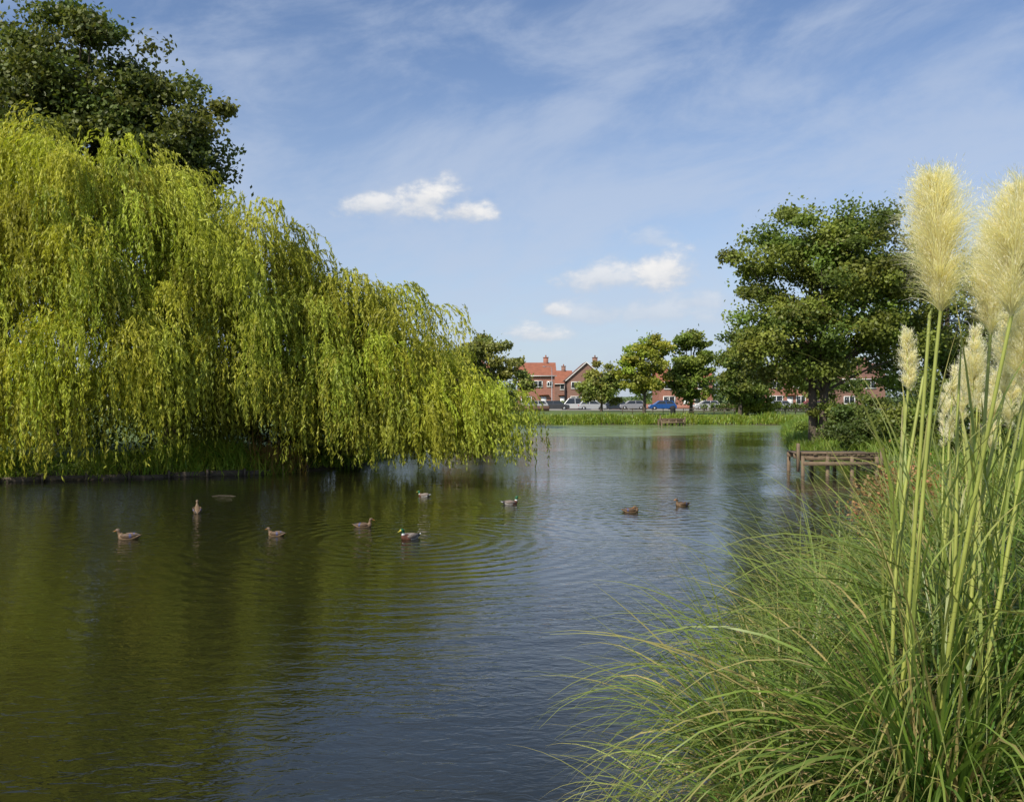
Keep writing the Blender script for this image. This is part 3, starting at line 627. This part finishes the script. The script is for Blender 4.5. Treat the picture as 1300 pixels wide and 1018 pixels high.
# ---------------- sky
SE=math.radians(42); SAZ=math.radians(219)
w=bpy.data.worlds.new('World'); scene.world=w; w.use_nodes=True; nt=w.node_tree; nt.nodes.clear()
out=nt.nodes.new('ShaderNodeOutputWorld'); bg=nt.nodes.new('ShaderNodeBackground'); bg.inputs[1].default_value=.115
sky=nt.nodes.new('ShaderNodeTexSky'); sky.sky_type='NISHITA'; sky.sun_disc=False; sky.sun_elevation=SE; sky.sun_rotation=SAZ; sky.air_density=1.0; sky.dust_density=.8; sky.ozone_density=2.5
tc=nt.nodes.new('ShaderNodeTexCoord'); sp=nt.nodes.new('ShaderNodeSeparateXYZ'); nt.links.new(tc.outputs['Generated'],sp.inputs[0])
az=M(nt,'ARCTAN2',sp.outputs[0],sp.outputs[1]); el=M(nt,'ARCSINE',sp.outputs[2])
v1=comb(nt,az,M(nt,'MULTIPLY',el,1.6),0.0)
nf=noise(nt,v1,21,5,.6,.1)
nn=M(nt,'SUBTRACT',nf,.5)
tot=None; shade=None
CL=[(474,262,50,18,.9),(545,256,54,28,1),(588,270,40,18,1),(765,354,60,24,.8),(842,345,44,30,1),(680,425,44,16,.85),(704,394,22,14,.85),(828,306,36,16,.4),(800,398,130,20,.5),(880,385,50,18,.5)]
for (px,py,ww,hh,op) in CL:
    u=(px-650)/F; v=-(py-HY)/F; a0=math.atan(u); e0=math.atan(v*math.cos(a0))
    dx=M(nt,'DIVIDE',M(nt,'SUBTRACT',az,a0),ww/F); dy=M(nt,'DIVIDE',M(nt,'SUBTRACT',el,e0),hh/F)
    dy2=M(nt,'MAXIMUM',dy,M(nt,'MULTIPLY',dy,-1.35))
    d=M(nt,'SQRT',M(nt,'ADD',M(nt,'MULTIPLY',dx,dx),M(nt,'MULTIPLY',dy2,dy2)))
    mk=M(nt,'MULTIPLY',sstep(nt,M(nt,'ADD',M(nt,'SUBTRACT',1.15,d),M(nt,'MULTIPLY',nn,3.0)),-.15,.95),op)
    tot=mk if tot is None else M(nt,'MAXIMUM',tot,mk)
    sh=M(nt,'MULTIPLY',mk,sstep(nt,M(nt,'ADD',dy,M(nt,'MULTIPLY',nn,3.0)),-1.1,1.0))
    shade=sh if shade is None else M(nt,'MAXIMUM',shade,sh)
vr=nt.nodes.new('ShaderNodeVectorRotate'); vr.rotation_type='Z_AXIS'; vr.inputs['Angle'].default_value=-.22; nt.links.new(comb(nt,az,el,0.0),vr.inputs['Vector'])
sp2=nt.nodes.new('ShaderNodeSeparateXYZ'); nt.links.new(vr.outputs[0],sp2.inputs[0])
ci=noise(nt,comb(nt,M(nt,'MULTIPLY',sp2.outputs[0],2.2),M(nt,'MULTIPLY',sp2.outputs[1],5.0),7.3),2.1,7,.62,.35)
cm=M(nt,'MULTIPLY_ADD',sstep(nt,ci,.34,.68),.52,.06)
hz=M(nt,'MULTIPLY',sstep(nt,el,.42,.0),.55)
skc=mixc(nt,1.0,sky.outputs[0],(.92,1.0,1.14,1),'MULTIPLY')
c=mixc(nt,hz,skc,(5.2,5.9,7.0,1)); c=mixc(nt,cm,c,(4.6,5.3,6.6,1))
cc=mixc(nt,shade,(5.1,5.5,6.2,1),(8.0,7.9,7.8,1))
c=mixc(nt,tot,c,cc); nt.links.new(c,bg.inputs[0]); nt.links.new(bg.outputs[0],out.inputs[0])
sl=bpy.data.lights.new('sun','SUN'); sl.energy=5; sl.angle=math.radians(.5); sl.color=(1,.93,.8)
so=bpy.data.objects.new('sun',sl); col.objects.link(so)
sd=Vector((math.sin(SAZ)*math.cos(SE),math.cos(SAZ)*math.cos(SE),math.sin(SE))); so.rotation_euler=sd.to_track_quat('Z','Y').to_euler()

cd=bpy.data.cameras.new('camera'); cd.sensor_width=36; cd.lens=36*F/1300; cd.clip_end=8000; cd.clip_start=.05
co=bpy.data.objects.new('camera',cd); co.location=(0,0,H); co.rotation_euler=(math.radians(90)-math.atan(6/F),0,0); col.objects.link(co); scene.camera=co
print('verts',sum(len(m.vertices) for m in bpy.data.meshes))
